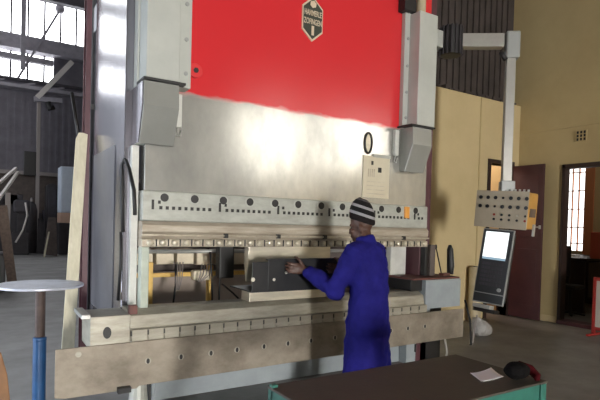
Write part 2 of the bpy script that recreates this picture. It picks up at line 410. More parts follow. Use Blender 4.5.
for i, px_ in enumerate((163, 193, 221.5, 248, 273, 296, 319, 340, 361, 379, 396, 413)):    # socket-head bolts
    q = at(px_, 198+(px_-163)*.047, Y=FYR)
    if first is None:
        q0 = q
        first = G().tube([(q.x, FYR-.039, 1.685), (q.x, FYR-.02, 1.685)], .046, 18).build('socket', 'strip', P, bevel=.004)
        f2 = G().tube([(q.x, FYR-.042, 1.685), (q.x, FYR-.038, 1.685)], .033, 14).build('socket_recess', 'dark', first)
    else:
        c = copy_part(first, P, (q.x-q0.x, 0, 0)); copy_part(f2, c, (0, 0, 0))
first = None
for k in range(58):
    x = 1.13+k*.0505
    if k % 11 in (0, 10): continue
    if first is None: x0 = x; first = G().box(x-.012, x+.012, FYR-.04, FYR-.03, 1.592, 1.618).build('strip_bolt', 'dark', P)
    else: copy_part(first, P, (x-x0, 0, 0))
for k in range(6):
    x = 1.13+k*.5555-.012
    G().box(x-.009, x+.009, FYR-.041, FYR-.03, 1.59, 1.665).build('key_slot', 'dark', P)
    G().box(x+.04, x+.06, FYR-.041, FYR-.03, 1.635, 1.66).build('strip_bolt', 'dark', P)
q = at(404, 209, Y=FYR)
G().box(q.x-.03, q.x+.03, FYR-.055, FYR-.03, 1.60, 1.72).build('orange_tag', 'orange', P, bevel=.004)
# sight ring on the ram
q = at(368, 143, Y=FYR)
g = G(); ring = []
pts = [(q.x+.045*math.cos(t), FYR-.006, q.z+.10*math.sin(t)) for t in (2*math.pi*k/24 for k in range(25))]
g.tube(pts, .012, 8, caps=False); g.build('sight_ring', 'dark', P, smooth=True)
G().prism([(q.x+.038*math.cos(t), FYR-.004, q.z+.09*math.sin(t)) for t in (2*math.pi*k/24 for k in range(24))], (0, .008, 0)).build('sight_glass', 'tool_light', P)
# maker's emblem
q = at(312, 19.5, Y=FYR)
W, Hh, hs = .112, .205, .108
def hexa(s, y): return [(q.x-W*s, y, q.z-hs*s), (q.x, y, q.z-Hh*s), (q.x+W*s, y, q.z-hs*s), (q.x+W*s, y, q.z+hs*s), (q.x, y, q.z+Hh*s), (q.x-W*s, y, q.z+hs*s)]
em = G().prism(hexa(1, FYR-.012), (0, .012, 0)).build('emblem', 'letter', P)
G().prism(hexa(.90, FYR-.016), (0, .004, 0)).build('emblem_field', 'hexgreen', em)
G().prism([(q.x+.035*math.cos(t), FYR-.02, q.z+.132+.034*math.sin(t)) for t in (R(20+60*k) for k in range(6))], (0, .004, 0)).build('hammer_head', 'letter', em)
G().box(q.x-.013, q.x+.013, FYR-.02, FYR-.016, q.z-.15, q.z-.065).build('hammer_handle', 'letter', em)
def text(s, x, y, z, size, parent, m, name='lettering', sx=1., rot=(R(90), 0, 0), ext=.0012):
    cu = bpy.data.curves.new(name, 'FONT'); cu.body = s; cu.size = size; cu.align_x = 'CENTER'; cu.align_y = 'CENTER'; cu.extrude = ext; cu.offset = .0008
    cu.materials.append(M[m]); o = bpy.data.objects.new(name, cu); COL.objects.link(o); o.parent = parent
    off = Vector((0, 0, 0)); p = parent
    while p is not None: off += p.location; p = p.parent
    bpy.context.view_layer.update(); me = bpy.data.meshes.new_from_object(o.evaluated_get(bpy.context.evaluated_depsgraph_get())); bpy.data.objects.remove(o)
    me.transform(Euler(rot).to_matrix().to_4x4() @ Matrix.Diagonal((sx, 1, 1, 1)))
    if not me.materials: me.materials.append(M[m])
    o = bpy.data.objects.new(name, me); COL.objects.link(o); o.parent = parent; o.location = Vector((x, y, z))-off; return o
text('HAMMERLE', q.x, FYR-.018, q.z+.048, .072, em, 'letter', sx=.52)
text('ZOFINGEN', q.x, FYR-.018, q.z-.030, .072, em, 'letter', sx=.55)

# guard boxes over the guides
def guard(x0, x1, flange_in, zt, fy=3.81):
    g0 = 3.75
    G().box(x0, x1, g0, FYR-.002, 2.55, zt).build('guide_cover', 'guard', P, bevel=.008)
    fl = G().box(*flange_in, fy, FYR-.003, 2.53, zt+.02 if zt < 5 else 5.2).build('cover_flange', 'guard', P, bevel=.004)
    for z in (2.64, 2.9, 3.17, 3.45, 3.72):
        G().disc_y(flange_in[0]+.045 if fy > 3.85 else sum(flange_in)/2+.01, fy-.008, z, .016, .010).build('cover_bolt', 'alu_dark', fl)
guard(1.003, 1.255, (1.258, 1.362), 5.2)
guard(3.725, 3.98, (3.66, 3.80), 3.70, 3.895)
G().box(3.60, 3.76, 3.84, FYR-.004, 3.71, 5.2).build('cylinder_housing', 'dark', P, bevel=.01)
G().tube([(3.86, 3.88, 3.71), (3.86, 3.88, 5.2)], .05, 18).build('piston_rod', 'beige', P)
# lower covers: sloped shoulder over an inclined face
def lower(x0, x1, name='lower_cover'):
    y0 = 3.755
    G().prism([(x0, y0+.012, 2.53), (x0, FYR-.004, 2.53), (x0, FYR-.004, 2.09), (x0, y0+.11, 2.08), (x0, y0, 2.35)], (x1-x0, 0, 0)).build(name, 'guard_low', P, bevel=.006)
lower(.992, 1.258); G().prism([(.984, 3.775, 2.52), (.984, 4.05, 2.52), (.984, 4.05, 2.085), (.984, 3.87, 2.085), (.984, 3.768, 2.35)], (.007, 0, 0)).build('cover_cheek', 'side_steel', P); lower(3.685, 3.955)
G().box(.985, 1.30, 3.74, FYR-.004, 2.531, 2.548).build('cover_seal', 'dark', P)
G().box(3.64, 3.98, 3.74, FYR-.004, 2.531, 2.548).build('cover_seal', 'dark', P)
for sx, m_ in ((1.30, 'white_paint'), (3.60, 'white_paint')):
    q_ = G().box(sx-.02, sx+.03, FYR-.05, FYR-.004, 2.24, 2.50).build('grease_pipe_clip', m_, P, bevel=.006)
    G().tube([(sx+.005, FYR-.03, 2.24), (sx-.012, FYR-.03, 2.18), (sx+.02, FYR-.03, 2.17), (sx+.03, FYR-.03, 2.22)], .007, 8).build('hook', 'alu', q_, smooth=True)
bk = at(195, 71, Y=FYR)
G().disc_y(bk.x, FYR-.02, bk.z, .06, .02, 18).build('ram_bolt', 'red_paint', P, bevel=.006)
G().disc_y(bk.x, FYR-.032, bk.z, .022, .012, 6).build('ram_bolt_head', 'dark', P)

# C-frames
sf = G().box(.93, 1.03, 4.06, 5.3, .65, 5.2).build('side_frame', 'side_steel', P, bevel=.006)
G().box(.975, 1.03, 4.0, 4.055, .84, 2.08).build('front_edge', 'white_paint', P, bevel=.004)
G().box(1.035, 1.095, FYR-.05, FYR+.05, .82, 1.30).build('throat_post', 'press_green', P, bevel=.006)
G().box(.945, 1.02, 5.31, 5.7, 0, 5.2).build('rear_cover', 'steel_dark', P, bevel=.006)
G().box(.922, .93, 4.36, 5.27, .67, 2.12).build('hatch_cover', 'hatch', P, bevel=.004)
G().box(4.12, 4.275, 4.05, 5.3, 0, 5.2).build('side_frame', 'maroon', P, bevel=.006)
a, c = at(391, 250, Y=4.2), at(405, 290, Y=4.2)
G().box(a.x, c.x, 4.2, 4.28, .8, 1.32).build('throat_post', 'white_paint', P, bevel=.006)
G().box(4.19, 4.27, 3.95, 4.04, .98, 1.32).build('guide_box', 'clutter_brown', P, bevel=.006)
G().box(4.13, 4.17, 3.97, 4.04, .98, 1.30).build('guide_bar', 'dark', P, bevel=.004)
# hydraulic hose loop on the left frame
pts = [at(123, 232, X=.9), at(122, 190, X=.9), at(122, 165, X=.9), at(125, 159, X=.9), at(129, 168, X=.9), at(134, 190, X=.9), at(135, 215, X=.9)]
G().tube(pts, .014, 8).build('hose', 'black_rubber', P, smooth=True)
pts = [at(121, 232, X=.91), at(121, 262, X=.91), at(118, 300, X=.91)]
G().tube(pts, .012, 8).build('hose', 'black_rubber', P, smooth=True)
q = at(92, 27, X=.94)
G().box(.935, .944, 5.35, 5.5, 3.38, 3.62).build('name_sticker', 'paper', P)
G().box(.90, .93, 5.33, 5.36, 2.58, 2.63).build('bracket', 'dark', P)

# bed
G().box(1.0, 4.1, 3.84, 4.6, 0.45, .74).build('bed', 'press_grey', P, bevel=.01)
G().prism([(.935, 3.80, .70), (.935, 4.06, .70), (.935, 4.06, .835), (.935, 3.90, .835), (.935, 3.82, .795)], (3.03, 0, 0)).build('die_rail', 'die', P, bevel=.005)
G().box(.935, 3.97, 3.79, 3.84, .61, .70).build('die_backing', 'die', P)
first = None
for k in range(25):
    x = .94+k*.1215
    if first is None: first = G().box(x+.0015, x+.1195, 3.768, 3.789, .612, .698).build('die_clamp', 'die', P, bevel=.004)
    else: copy_part(first, P, (k*.1215, 0, 0))
first = None
for k in range(25):
    x = .94+k*.1215
    if first is None: first = G().box(x-.005, x+.005, 3.764, 3.768, .655, .690).build('clamp_notch', 'dark', P)
    else: copy_part(first, P, (k*.1215, 0, 0))
eb = G().box(.655, .93, 3.76, 4.1, .58, .815).build('end_block', 'die', P, bevel=.006)
G().prism([(.768+.028*math.cos(t), 3.752, .697+.042*math.sin(t)) for t in (2*math.pi*k/20 for k in range(20))], (0, .01, 0)).build('slot_hole', 'dark', eb)
G().box(.60, .66, 3.78, 4.12, .80, .83).build('end_rail', 'alu', P, bevel=.004)
G().box(.93, .985, 3.78, 3.84, .81, .875).build('end_stop', 'rust_red', P, bevel=.004)
# long front beam
ap = G().prism([(.435, 3.75, .28), (.435, 3.75, .612), (4.525, 3.75, .625), (4.525, 3.75, .315), (1.0, 3.75, .285), (.98, 3.75, .268), (.50, 3.75, .268)], (0, .016, 0)).build('front_beam', 'plate', P, bevel=.003)
G().box(.45, 4.51, 3.765, 3.80, .575, .60).build('beam_edge', 'dark', ap)
f1 = None
for i, px_ in enumerate((148, 181, 211, 237, 264, 288, 311, 335, 391, 408, 425)):
    q = at(px_, 361-(px_-148)*.141, Y=3.75)
    zz = .462+.018*(q.x-1.06)/3
    if f1 is None:
        q0 = (q.x, zz)
        f1 = G().disc_y(q.x, 3.748, zz, .024, .004, 16).build('bolt_boss', 'die', ap)
        f2 = G().prism([(q.x+.012*math.cos(t), 3.746, zz+.020*math.sin(t)) for t in (2*math.pi*k/16 for k in range(16))], (0, .003, 0)).build('bolt_hole', 'dark', f1)
    else:
        c = copy_part(f1, ap, (q.x-q0[0], 0, zz-q0[1])); copy_part(f2, c, (0, 0, 0))
G().disc_y(.58, 3.746, .565, .02, .006, 14).build('bolt_boss', 'die', ap)
G().box(.84, .93, 3.70, 3.749, .262, .30).build('beam_bracket', 'dark', P)
sk = G().box(1.22, 4.12, 4.18, 4.24, 0, .50).build('skirt', 'press_grey', P, bevel=.006)
G().box(1.24, 1.9, 4.165, 4.18, .04, .42).build('skirt_door', 'press_grey', sk, bevel=.004)
G().tube([(1.30, 4.15, .22), (1.31, 4.14, .30), (1.36, 4.14, .34), (1.42, 4.15, .33)], .01, 8).build('door_handle', 'alu_dark', sk, smooth=True)
G().box(1.17, 1.19, 4.1, 4.2, 0, .5).build('skirt_edge', 'dark', P)
G().tube([(1.06, 4.0, 0), (1.06, 4.0, .08), (1.06, 4.0, .28)], [.09, .075, .06], 16).build('levelling_foot', 'strip', P, bevel=.006)
cb = G().box(3.98, 4.17, 4.06, 4.178, 0, .42).build('junction_cabinet', 'press_grey', P, bevel=.006)
G().box(4.10, 4.115, 4.04, 4.06, .12, .21).build('cabinet_handle', 'dark', cb, bevel=.004)
G().box(4.18, 4.5, 4.05, 4.6, .0, .6).build('frame_foot', 'dark', P)
# control box with a rust-red tray at the right end of the bed
bx = G().box(3.97, 4.51, 3.79, 4.04, .65, .955).build('end_box', 'press_grey', P, bevel=.006)
G().box(3.80, 4.50, 3.80, 4.20, .957, .975).build('tool_tray', 'rust_red', P, bevel=.004)
G().box(3.80, 3.965, 3.84, 4.2, .84, .955).build('under_tray_box', 'dark', P, bevel=.004)  # plain dark box filling the space beneath the tray's left end
# back-gauge seen through the throat
bgY = 4.75
G().tube([(1.05, bgY-.2, 1.225), (4.1, bgY-.2, 1.225)], .018, 10).build('gauge_rod', 'alu', P, smooth=True)
f1 = None
for k in range(9):
    x = 1.20+k*.2
    if f1 is None: f1 = G().box(x, x+.17, bgY, bgY+.2, 1.09, 1.24).build('gauge_box', 'cream', P, bevel=.01)
    else: copy_part(f1, P, (k*.2, 0, 0 if k < 3 else -.012))
G().box(1.05, 4.1, bgY+.25, bgY+.33, 1.0, 1.36).build('gauge_beam', 'clutter_brown', P, bevel=.006)
G().box(1.06, 2.6, bgY-.05, bgY-.01, .975, 1.015).build('gauge_bar', 'yellow', P, bevel=.004)
G().box(1.29, 1.345, bgY-.1, bgY-.05, .5, 1.12).build('gauge_post', 'yellow', P, bevel=.004)
G().box(1.88, 1.935, bgY-.1, bgY-.05, .5, 1.08).build('gauge_post', 'yellow', P, bevel=.004)
G().box(1.05, 4.1, 5.15, 5.2, .45, .99).build('rear_guard', 'guard_brown', P, bevel=.004)
G().box(1.72, 1.90, bgY-.14, bgY-.04, .94, 1.04).build('gauge_motor', 'cream', P, bevel=.02)
for (a, b_) in (((210, 252), (212, 303)), ((219, 247), (219, 303)), ((222, 284), (242, 302)), ((176, 265), (173, 306))):
    G().tube([at(*a, Y=4.5), at((a[0]+b_[0])/2+1, (a[1]+b_[1])/2, Y=4.52), at(*b_, Y=4.5)], .009, 8).build('cable', 'black_rubber', P, smooth=True)
for k in range(4):
    G().tube([at(174+3*k, 262, Y=4.55), at(176+2*k, 278, Y=4.5), at(176+k, 290, Y=4.5)], .005, 6).build('wire', 'pipe_grey', P, smooth=True)
    G().tube([at(202+3*k, 264, Y=4.55), at(200+3*k, 275, Y=4.5), at(198+k, 282, Y=4.5)], .005, 6).build('wire', 'pipe_grey', P, smooth=True)
a, c = at(220, 247, Y=4.3), at(234, 278, Y=4.3)
G().box(a.x, c.x, 4.3, 4.4, c.z, a.z+.02).build('gauge_head', 'dark', P, bevel=.01)
# tooling at the bending station
G().prism([(1.94, 3.90, 1.30), (1.94, 3.98, 1.30), (1.94, 3.98, 1.15), (1.94, 3.95, 1.0), (1.94, 3.93, 1.0), (1.94, 3.90, 1.15)], (.86, 0, 0)).build('punch', 'tool_light', P, bevel=.003)
G().prism([(1.94, 3.86, .835), (1.94, 4.02, .835), (1.94, 4.02, .955), (1.94, 3.955, .955), (1.94, 3.94, .93), (1.94, 3.925, .955), (1.94, 3.86, .955)], (.89, 0, 0)).build('die_block', 'tool_light', P, bevel=.003)

# load chart hung on the ram
a, c = at(363, 155, Y=FYR), at(388, 199, Y=FYR)
ch = thing('load_chart', 'cream metal chart plate hung on the silver ram above the man', 'chart', (a.x, FYR-.01, c.z))
G().box(a.x, c.x, FYR-.012, FYR-.001, c.z, a.z).build('plate', 'paper_chart', ch, bevel=.003)
G().box(a.x+.12, c.x, FYR-.02, FYR-.012, a.z-.01, a.z+.02).build('top_bar', 'strip', ch)
G().box(a.x+.10, a.x+.125, FYR-.016, FYR-.012, a.z-.09, a.z-.05).build('hole', 'dark', ch)
G().box(a.x+.19, a.x+.235, FYR-.014, FYR-.012, a.z-.16, a.z-.11).build('symbol', 'dark', ch)
for k in range(4): G().box(a.x+.06+k*.025, a.x+.075+k*.025, FYR-.014, FYR-.012, a.z-.21, a.z-.13).build('table_column', 'clampsteel', ch)
for k in range(4): G().box(a.x+.05, c.x-.06, FYR-.0135, FYR-.012, a.z-.26-k*.04, a.z-.254-k*.04).build('table_rule', 'clampsteel', ch)

# ------------------------------------------------------------------ control pendant
PD = thing('control_pendant', 'operator control pendant hanging from a jointed grey arm right of the press', 'control panel', (5.39, 3.82, .4))
dd = 6.1
def deep(x, y, dist): # point at a given distance along the viewing axis
    v_ = fw + rt*((x-PX0)/FPX) + up*(-(y-PY0)/FPX); return Vector((0, 0, EYE)) + v_*dist
j0 = deep(441, 42, 6.15); j1 = deep(461, 42, 6.12); j2 = deep(503, 45, 6.08); j3 = deep(510, 48, 6.06)
ax = (j1-j0).normalized(); ax.z = 0; ax.normalize()
zc = j0.z
G().box(4.28, j0.x+.05, j0.y-.08, j0.y+.06, zc-.1, zc+.1).build('wall_bracket', 'guard', PD, bevel=.01)
c0 = Vector((4.72, 4.22, zc)); 
g = G().lathe([(.10, -.17), (.125, -.165), (.125, .165), (.10, .17)], (j0+(j1-j0)*.5).xyz, 24)
mt = g.build('swivel_motor', 'dark', PD, smooth=False)
cc = j0+(j1-j0)*.5
for k in range(16):
    t = 2*math.pi*k/16
    G().obox((cc.x+.128*math.cos(t), cc.y+.128*math.sin(t), cc.z), Vector((math.cos(t), math.sin(t), 0))*.03, Vector((-math.sin(t), math.cos(t), 0))*.018, (0, 0, .34)).build('cooling_rib', 'clutter', mt)
a2 = Vector((j2.x, j2.y, zc+.0)); a1 = Vector((j1.x, j1.y, zc))
G().bar(a1, a2, .13, .16).build('arm', 'alu_arm', PD, bevel=.008)
pz = Vector((j3.x, j3.y, 0)); perp = Vector((-ax.y, ax.x, 0))
G().obox((pz.x+ax.x*.02, pz.y+ax.y*.02, zc-.06), ax*.16, perp*.16, (0, 0, .32)).build('elbow', 'alu_dark', PD, bevel=.02)
lowz = deep(506, 187, 6.06).z
pz = pz + ax*.015
G().obox((pz.x-.01, pz.y, (zc-.18+lowz)/2), ax*.105, perp*.10, (0, 0, zc-.18-lowz)).build('drop_post', 'alu_arm', PD, bevel=.006)
G().tube([deep(501, 52, 6.0), deep(503, 56, 6.0), deep(506, 60, 6.0)], .03, 8).build('cable_gland', 'dark', PD, smooth=True)
G().obox((pz.x-.02, pz.y-.02, lowz-.01), ax*.16, perp*.14, (0, 0, .16)).build('post_clamp', 'alu_dark', PD, bevel=.01)
yaw_ = R(46)
back = -fw; back.z = 0; back.normalize(); rgt = Vector((r0.x, r0.y, 0)).normalized()
n = (back*math.cos(yaw_) - rgt*math.sin(yaw_)).normalized()
w = Vector((-n.y, n.x, 0)).normalized()
if w.dot(rgt) < 0: w = -w
w = (w - Vector((0, 0, 1))*.06).normalized()
Z = n.cross(w); Z = Z if Z.z > 0 else -Z
pc = deep(501, 209.5, 6.0); PW, PH, PDp = .62, .425, .28
fc = pc                                        # centre of the panel's front face
pb = G().obox(fc-n*PDp/2, w*PW, n*PDp, Z*PH).build('panel_box', 'panel_side', PD, bevel=.02, seg=3)
G().obox(fc+n*.006, w*(PW+.015), n*.012, Z*(PH+.015)).build('panel_face', 'panel_face', PD, bevel=.004)
for rr in range(4):
    for cc_ in range(7):
        if rr >= 2 and cc_ in (0, 1): continue
        u_ = -PW/2+.055+cc_*.092; v_ = PH/2-.075-(0, .105, .20, .255)[rr]
        p_ = fc+n*.012+w*u_+Z*v_
        big = rr < 2 and (cc_+rr) % 5 != 3
        mname = 'knob' if (rr < 2) else ('knob_red' if (cc_*rr) % 7 == 4 else 'clampsteel' if cc_ in (2, 5) and rr == 2 else 'knob')
        G().tube([p_, p_+n*.012], .022 if big else .014, 12).build('knob' if big else 'push_button', mname, PD, bevel=.003)
for k in range(7):
    p_ = fc-n*.05+w*(-.02+k*.05)+Z*(PH/2+.012)
    G().tube([p_-Z*.02, p_+Z*.022], .012, 8).build('cable_plug', 'alu', PD)
p_ = fc-n*PDp*.5+w*(PW/2+.004)
G().obox(p_+Z*(-.02), w*.01, n*.16, Z*.10).build('side_plate', 'timber_dark', PD, bevel=.003)
G().obox(fc-n*.2+w*(PW/2+.01)-Z*.22, w*.02, n*.05, Z*.14).build('latch', 'alu', PD, bevel=.003)
# screen console, leaning back below the panel
tl = fc - Z*PH/2 - Z*.02 + w*(-.19) + n*.0
tr = tl + w*.38
bl_ = deep(475.5, 308, 5.93)
hv = (Z*-.885 + n*.135)
cn = w.cross(hv.normalized());
if cn.dot(n) < 0: cn = -cn
cw = (tr-tl)
ctr = tl+cw/2+hv/2
G().obox(ctr-cn*.012, cw, hv, cn*.026).build('console_body', 'alu_dark', PD, bevel=.008)
G().obox(ctr-cn*.10, cw*.8, hv*.92, cn*.10).build('console_housing', 'console', PD, bevel=.008)
G().obox(ctr+cn*.004, cw*.93, hv*.965, cn*.012).build('console_face', 'console', PD, bevel=.004)
G().obox(tl+cw*.49+hv*.215+cn*.012, cw*.74, hv*.345, cn*.006).build('screen', 'screen', PD)
f_ = G()
for r_ in range(6):
    for c_ in range(7): f_.obox(tl+cw*(.18+c_*.1)+hv*(.47+r_*.055)+cn*.012, cw*.075, hv*.038, cn*.006)
G().obox(tl+cw*.49+hv*.40+cn*.013, cw*.74, hv*.03, cn*.006).build('screen_footer', 'screen_blue', PD)
f_.build('keypad', 'steel_dark', PD)
G().obox(tl+cw*.5+hv*.865+cn*.013, cw*.93, hv*.012, cn*.008).build('face_seam', 'alu_dark', PD)
G().tube([tl+cw*.82+hv*.8+cn*.01, tl+cw*.82+hv*.8+cn*.03], .022, 12).build('rotary_knob', 'alu_dark', PD)
G().obox(tl+cw*.45+hv*1.04+cn*.05, cw*.55, hv*.05, cn*.12).build('under_shelf', 'alu', PD, bevel=.006)
G().obox(tl+cw*.5+hv*1.09-cn*.0, cw*.7, hv*.05, cn*.14).build('foot_bracket', 'dark', PD, bevel=.006)

# ------------------------------------------------------------------ the operator
PO = Vector((2.615, 3.10, 0)); fdir = Vector((-.36, .933, 0)).normalized(); xdir = Vector((fdir.y, -fdir.x, 0))
person = thing('person', 'man in long blue work coat and striped beanie holding a black workpiece at the press', 'person', PO)
LOC = Matrix((xdir, fdir, Vector((0, 0, 1)))).transposed().to_4x4(); LOC.translation = PO
def Lp(x, y, z): return LOC @ Vector((x, y, z))
hd = Matrix.Rotation(R(16), 3, 'Z')                      # head turned to his left
HC = Vector((.018, .10, 1.50))                                # middle of the head
def Hp(x, y, z):
    v_ = hd @ (Matrix.Rotation(R(-8), 3, 'X') @ Vector((x, y, z))); return LOC @ (HC+v_)
hrot = (LOC.to_3x3() @ hd @ Matrix.Rotation(R(-8), 3, 'X')).to_quaternion()
def blob(g, vox, smooth_it=6, fac=.5):
    def fin(o):
        r_ = o.modifiers.new('remesh', 'REMESH'); r_.mode = 'VOXEL'; r_.voxel_size = vox; r_.use_smooth_shade = True
        s_ = o.modifiers.new('smooth', 'SMOOTH'); s_.factor = fac; s_.iterations = smooth_it
        return o
    return fin
def loft_l(g, rings, seg=28):
    """elliptical rings in the person's own frame: (z, cx, cy, rx, ry)"""
    R_ = []
    for z, cx, cy, rx, ry in rings:
        R_.append([g.bm.verts.new(Lp(cx+rx*math.cos(a), cy+ry*math.sin(a), z)) for a in (2*math.pi*k/seg for k in range(seg))])
    for A, B in zip(R_, R_[1:]):
        for k in range(seg): g.bm.faces.new((A[k], A[(k+1) % seg], B[(k+1) % seg], B[k]))
    g.bm.faces.new(R_[0][::-1]); g.bm.faces.new(R_[-1])
WY = 3.54                                              # front flange of the workpiece
shL, shR = Lp(-.175, .04, 1.315), Lp(.175, .05, 1.315)
elL = at(335, 290, Y=3.20); wrL = at(306, 270, Y=WY-.075)
wrR = Vector((2.66, WY-.07, 1.12)); elR = Lp(.27, .14, 1.02)
g = G()
g.ball(Hp(0, -.012, .045), .073, .094, .105, hrot)                        # cranium
g.ball(Hp(0, .026, -.045), .058, .066, .085, hrot)                        # face
g.ball(Hp(0, .052, -.098), .032, .032, .026, hrot)                        # chin
g.ball(Hp(0, .088, -.026), .012, .018, .026, hrot).ball(Hp(0, .097, -.040), .015, .013, .011, hrot)   # nose
g.ball(Hp(0, .083, -.072), .025, .014, .012, hrot)                        # lips
g.ball(Hp(0, .072, .020), .048, .022, .014, hrot)                         # brow
for s in (-1, 1):
    g.ball(Hp(s*.040, .070, -.030), .024, .022, .018, hrot)               # cheeks
    g.ball(Hp(s*.074, -.012, -.020), .012, .022, .034, hrot)              # ears
g.tube([Lp(0, .03, 1.26), Lp(0, .045, 1.36), Hp(0, -.015, -.04)], [.075, .060, .058], 16)
loft_l(g, [(.80, 0, -.02, .13, .09), (.95, 0, -.02, .14, .10), (1.1, 0, 0, .135, .09), (1.25, 0, .02, .15, .09), (1.33, 0, .03, .12, .07), (1.37, 0, .035, .07, .06)])
for sgn, sh, el, wr in ((-1, shL, elL, wrL), (1, shR, elR, wrR)):
    g.tube([Lp(sgn*.08, .035, 1.30), sh, sh.lerp(el, .5), el, el.lerp(wr, .4), wr], [.05, .05, .042, .036, .036, .024], 12)
    g.tube([Lp(sgn*.085-.03, -.02, .86), Lp(sgn*.095-.06, .01, .48), Lp(sgn*.10-.065, -.02, .09)], [.075, .052, .036], 12)
    g.tube([Lp(sgn*.10-.065, -.05, .05), Lp(sgn*.105-.065, .14, .03)], [.035, .03], 10)
# hands: back of the hand to the camera, fingers along the workpiece, thumb over its top edge
def hand(g, wr, a, t, n_):
    """wrist, finger direction, thumb side, palm normal"""
    a, t, n_ = Vector(a).normalized(), Vector(t).normalized(), Vector(n_).normalized()
    rot = Matrix((a, t, n_)).transposed().to_quaternion()
    S_ = 1.12; a, t, n_ = a*S_, t*S_, n_*S_
    g.tube([wr-a*.01, wr+a*.03], [.026, .030], 12)
    g.ball(wr+a*.055, .052, .042, .019, rot); g.ball(wr+a*.03+t*.02+n_*.006, .030, .020, .018, rot)
    for i, (off, L_) in enumerate(((.031, .070), (.010, .080), (-.011, .074), (-.030, .058))):
        k0 = wr+a*.088+t*off; dr = (a*1.0+t*(off*2.2)-n_*-.10).normalized()*S_
        k1 = k0+dr*L_*.45; dr2 = (dr+n_*.28).normalized()*S_; k2 = k1+dr2*L_*.32; k3 = k2+(dr2+n_*.30).normalized()*L_*.25
        g.tube([k0-a*.035, k0, k1, k2, k3], [.0105, .0105, .0095, .0088, .0070], 10)
    b0 = wr+a*.025+t*.028; b1 = b0+a*.030+t*.032; b2 = b1+a*.022+t*.020+n_*.012; b3 = b2+a*.008+t*.004+n_*.028
    g.tube([b0-t*.02, b0, b1, b2, b3], [.014, .0145, .0125, .0105, .008], 10)
hand(g, wrL, (-.88, .10, .12), (.10, .05, .95), (.12, .99, 0))
hand(g, wrR, (-.80, .25, .10), (.10, .1, .95), (.25, .97, 0))
body = blob(g, .0055)(g.build('body', 'skin', person, smooth=True))
for s in (-1, 1):
    G().ball(Hp(s*.029, .074, -.004), .009, seg=14).build('eye', 'dark', person, smooth=True)
# beanie
g = G(); rings = []
prof = [(.0, 1.0), (.022, 1.045), (.05, 1.04), (.085, .98), (.115, .84), (.138, .62), (.152, .36), (.157, .08)]
for z, k_ in prof:
    rings.append([g.bm.verts.new(Hp(.0775*k_*math.cos(a), -.012-.10*z+.0985*k_*math.sin(a), .026+z*1.30+.045*math.sin(a)*(1-z/.2))) for a in (2*math.pi*q_/28 for q_ in range(28))])
for A, B in zip(rings, rings[1:]):
    for k in range(28): g.bm.faces.new((A[k], A[(k+1) % 28], B[(k+1) % 28], B[k]))
g.bm.faces.new(rings[0][::-1]); g.bm.faces.new(rings[-1])
bn = g.build('beanie', 'knit', person, smooth=True)
s_ = bn.modifiers.new('sub', 'SUBSURF'); s_.levels = 1; s_.render_levels = 2
# long work coat
g = G()
loft_l(g, [(.34, -.065, -.03, .205, .18), (.50, -.06, -.03, .20, .172), (.75, -.05, -.025, .19, .16), (.98, -.03, -.015, .18, .147), (1.12, 0, .0, .187, .142), (1.24, 0, .02, .19, .132), (1.32, 0, .035, .178, .112), (1.365, 0, .045, .125, .095), (1.385, 0, .05, .088, .086)])
g.tube([Lp(0, .035, 1.33), Lp(0, .055, 1.40), Lp(0, .062, 1.425)], [.095, .082, .078], 20)      # collar
def sleeve(g, sh, el, wr, inn):
    mid = sh.lerp(el, .5); fm = el.lerp(wr, .45); end = el.lerp(wr, .96)
    g.tube([inn, sh, mid, el, fm, el.lerp(wr, .85), end], [.078, .086, .082, .082, .070, .058, .054], 18)
    g.ball(el, .081)
sleeve(g, shL, elL, wrL, Lp(-.09, .035, 1.31)); sleeve(g, shR, elR, wrR, Lp(.09, .035, 1.31))
coat = blob(g, .010, 8)(g.build('coat', 'coat', person, smooth=True))
tx = bpy.data.textures.new('folds', 'CLOUDS'); tx.noise_scale = .11; tx.noise_depth = 2
ds = coat.modifiers.new('folds', 'DISPLACE'); ds.texture = tx; ds.strength = .042; ds.mid_level = .5; ds.texture_coords = 'LOCAL'
g = G()
for sgn in (-1, 1):
    g.tube([Lp(sgn*.085-.055, -.02, .62), Lp(sgn*.095-.06, .005, .45), Lp(sgn*.10-.065, -.02, .10)], [.095, .082, .075], 16)
g.build('trousers', 'trouser', person, smooth=True)
for sgn in (-1, 1):
    g = G(); g.tube([Lp(sgn*.10-.065, -.07, .055), Lp(sgn*.103-.065, .02, .06), Lp(sgn*.106-.065, .12, .045), Lp(sgn*.107-.065, .185, .035)], [.045, .054, .047, .030], 14)
    g.build('shoe', 'shoe', person, smooth=True)

# workpiece: long black folded channel resting on the die
wl, wr_ = 1.80, 2.80
zt = at(275, 259, Y=WY).z; zb = .962
wp = thing('steel_workpiece', 'long black folded steel channel the man holds against the press tooling', 'workpiece', (2.3, WY, zb))
G().box(wl+.14, wr_, WY, WY+.008, zb, zt).box(wl, wl+.1401, WY, WY+.008, zb, zt-.022).build('front_flange', 'workblack', wp, bevel=.002)
G().box(wl, wr_, WY+.008, 3.96, zb-.004, zb+.006).build('web', 'workblack', wp)
G().box(wl+.14, wr_, WY+.008, WY+.05, zt-.008, zt).build('lip', 'workblack', wp)
for px_, r_ in ((253, .017), (274, .012), (286, .012)):
    q = at(px_, 279 if px_ < 280 else 272, Y=WY)
    G().disc_y(q.x, WY-.003, q.z-.005, r_, .003, 14).build('bolt_hole', 'bare', wp)

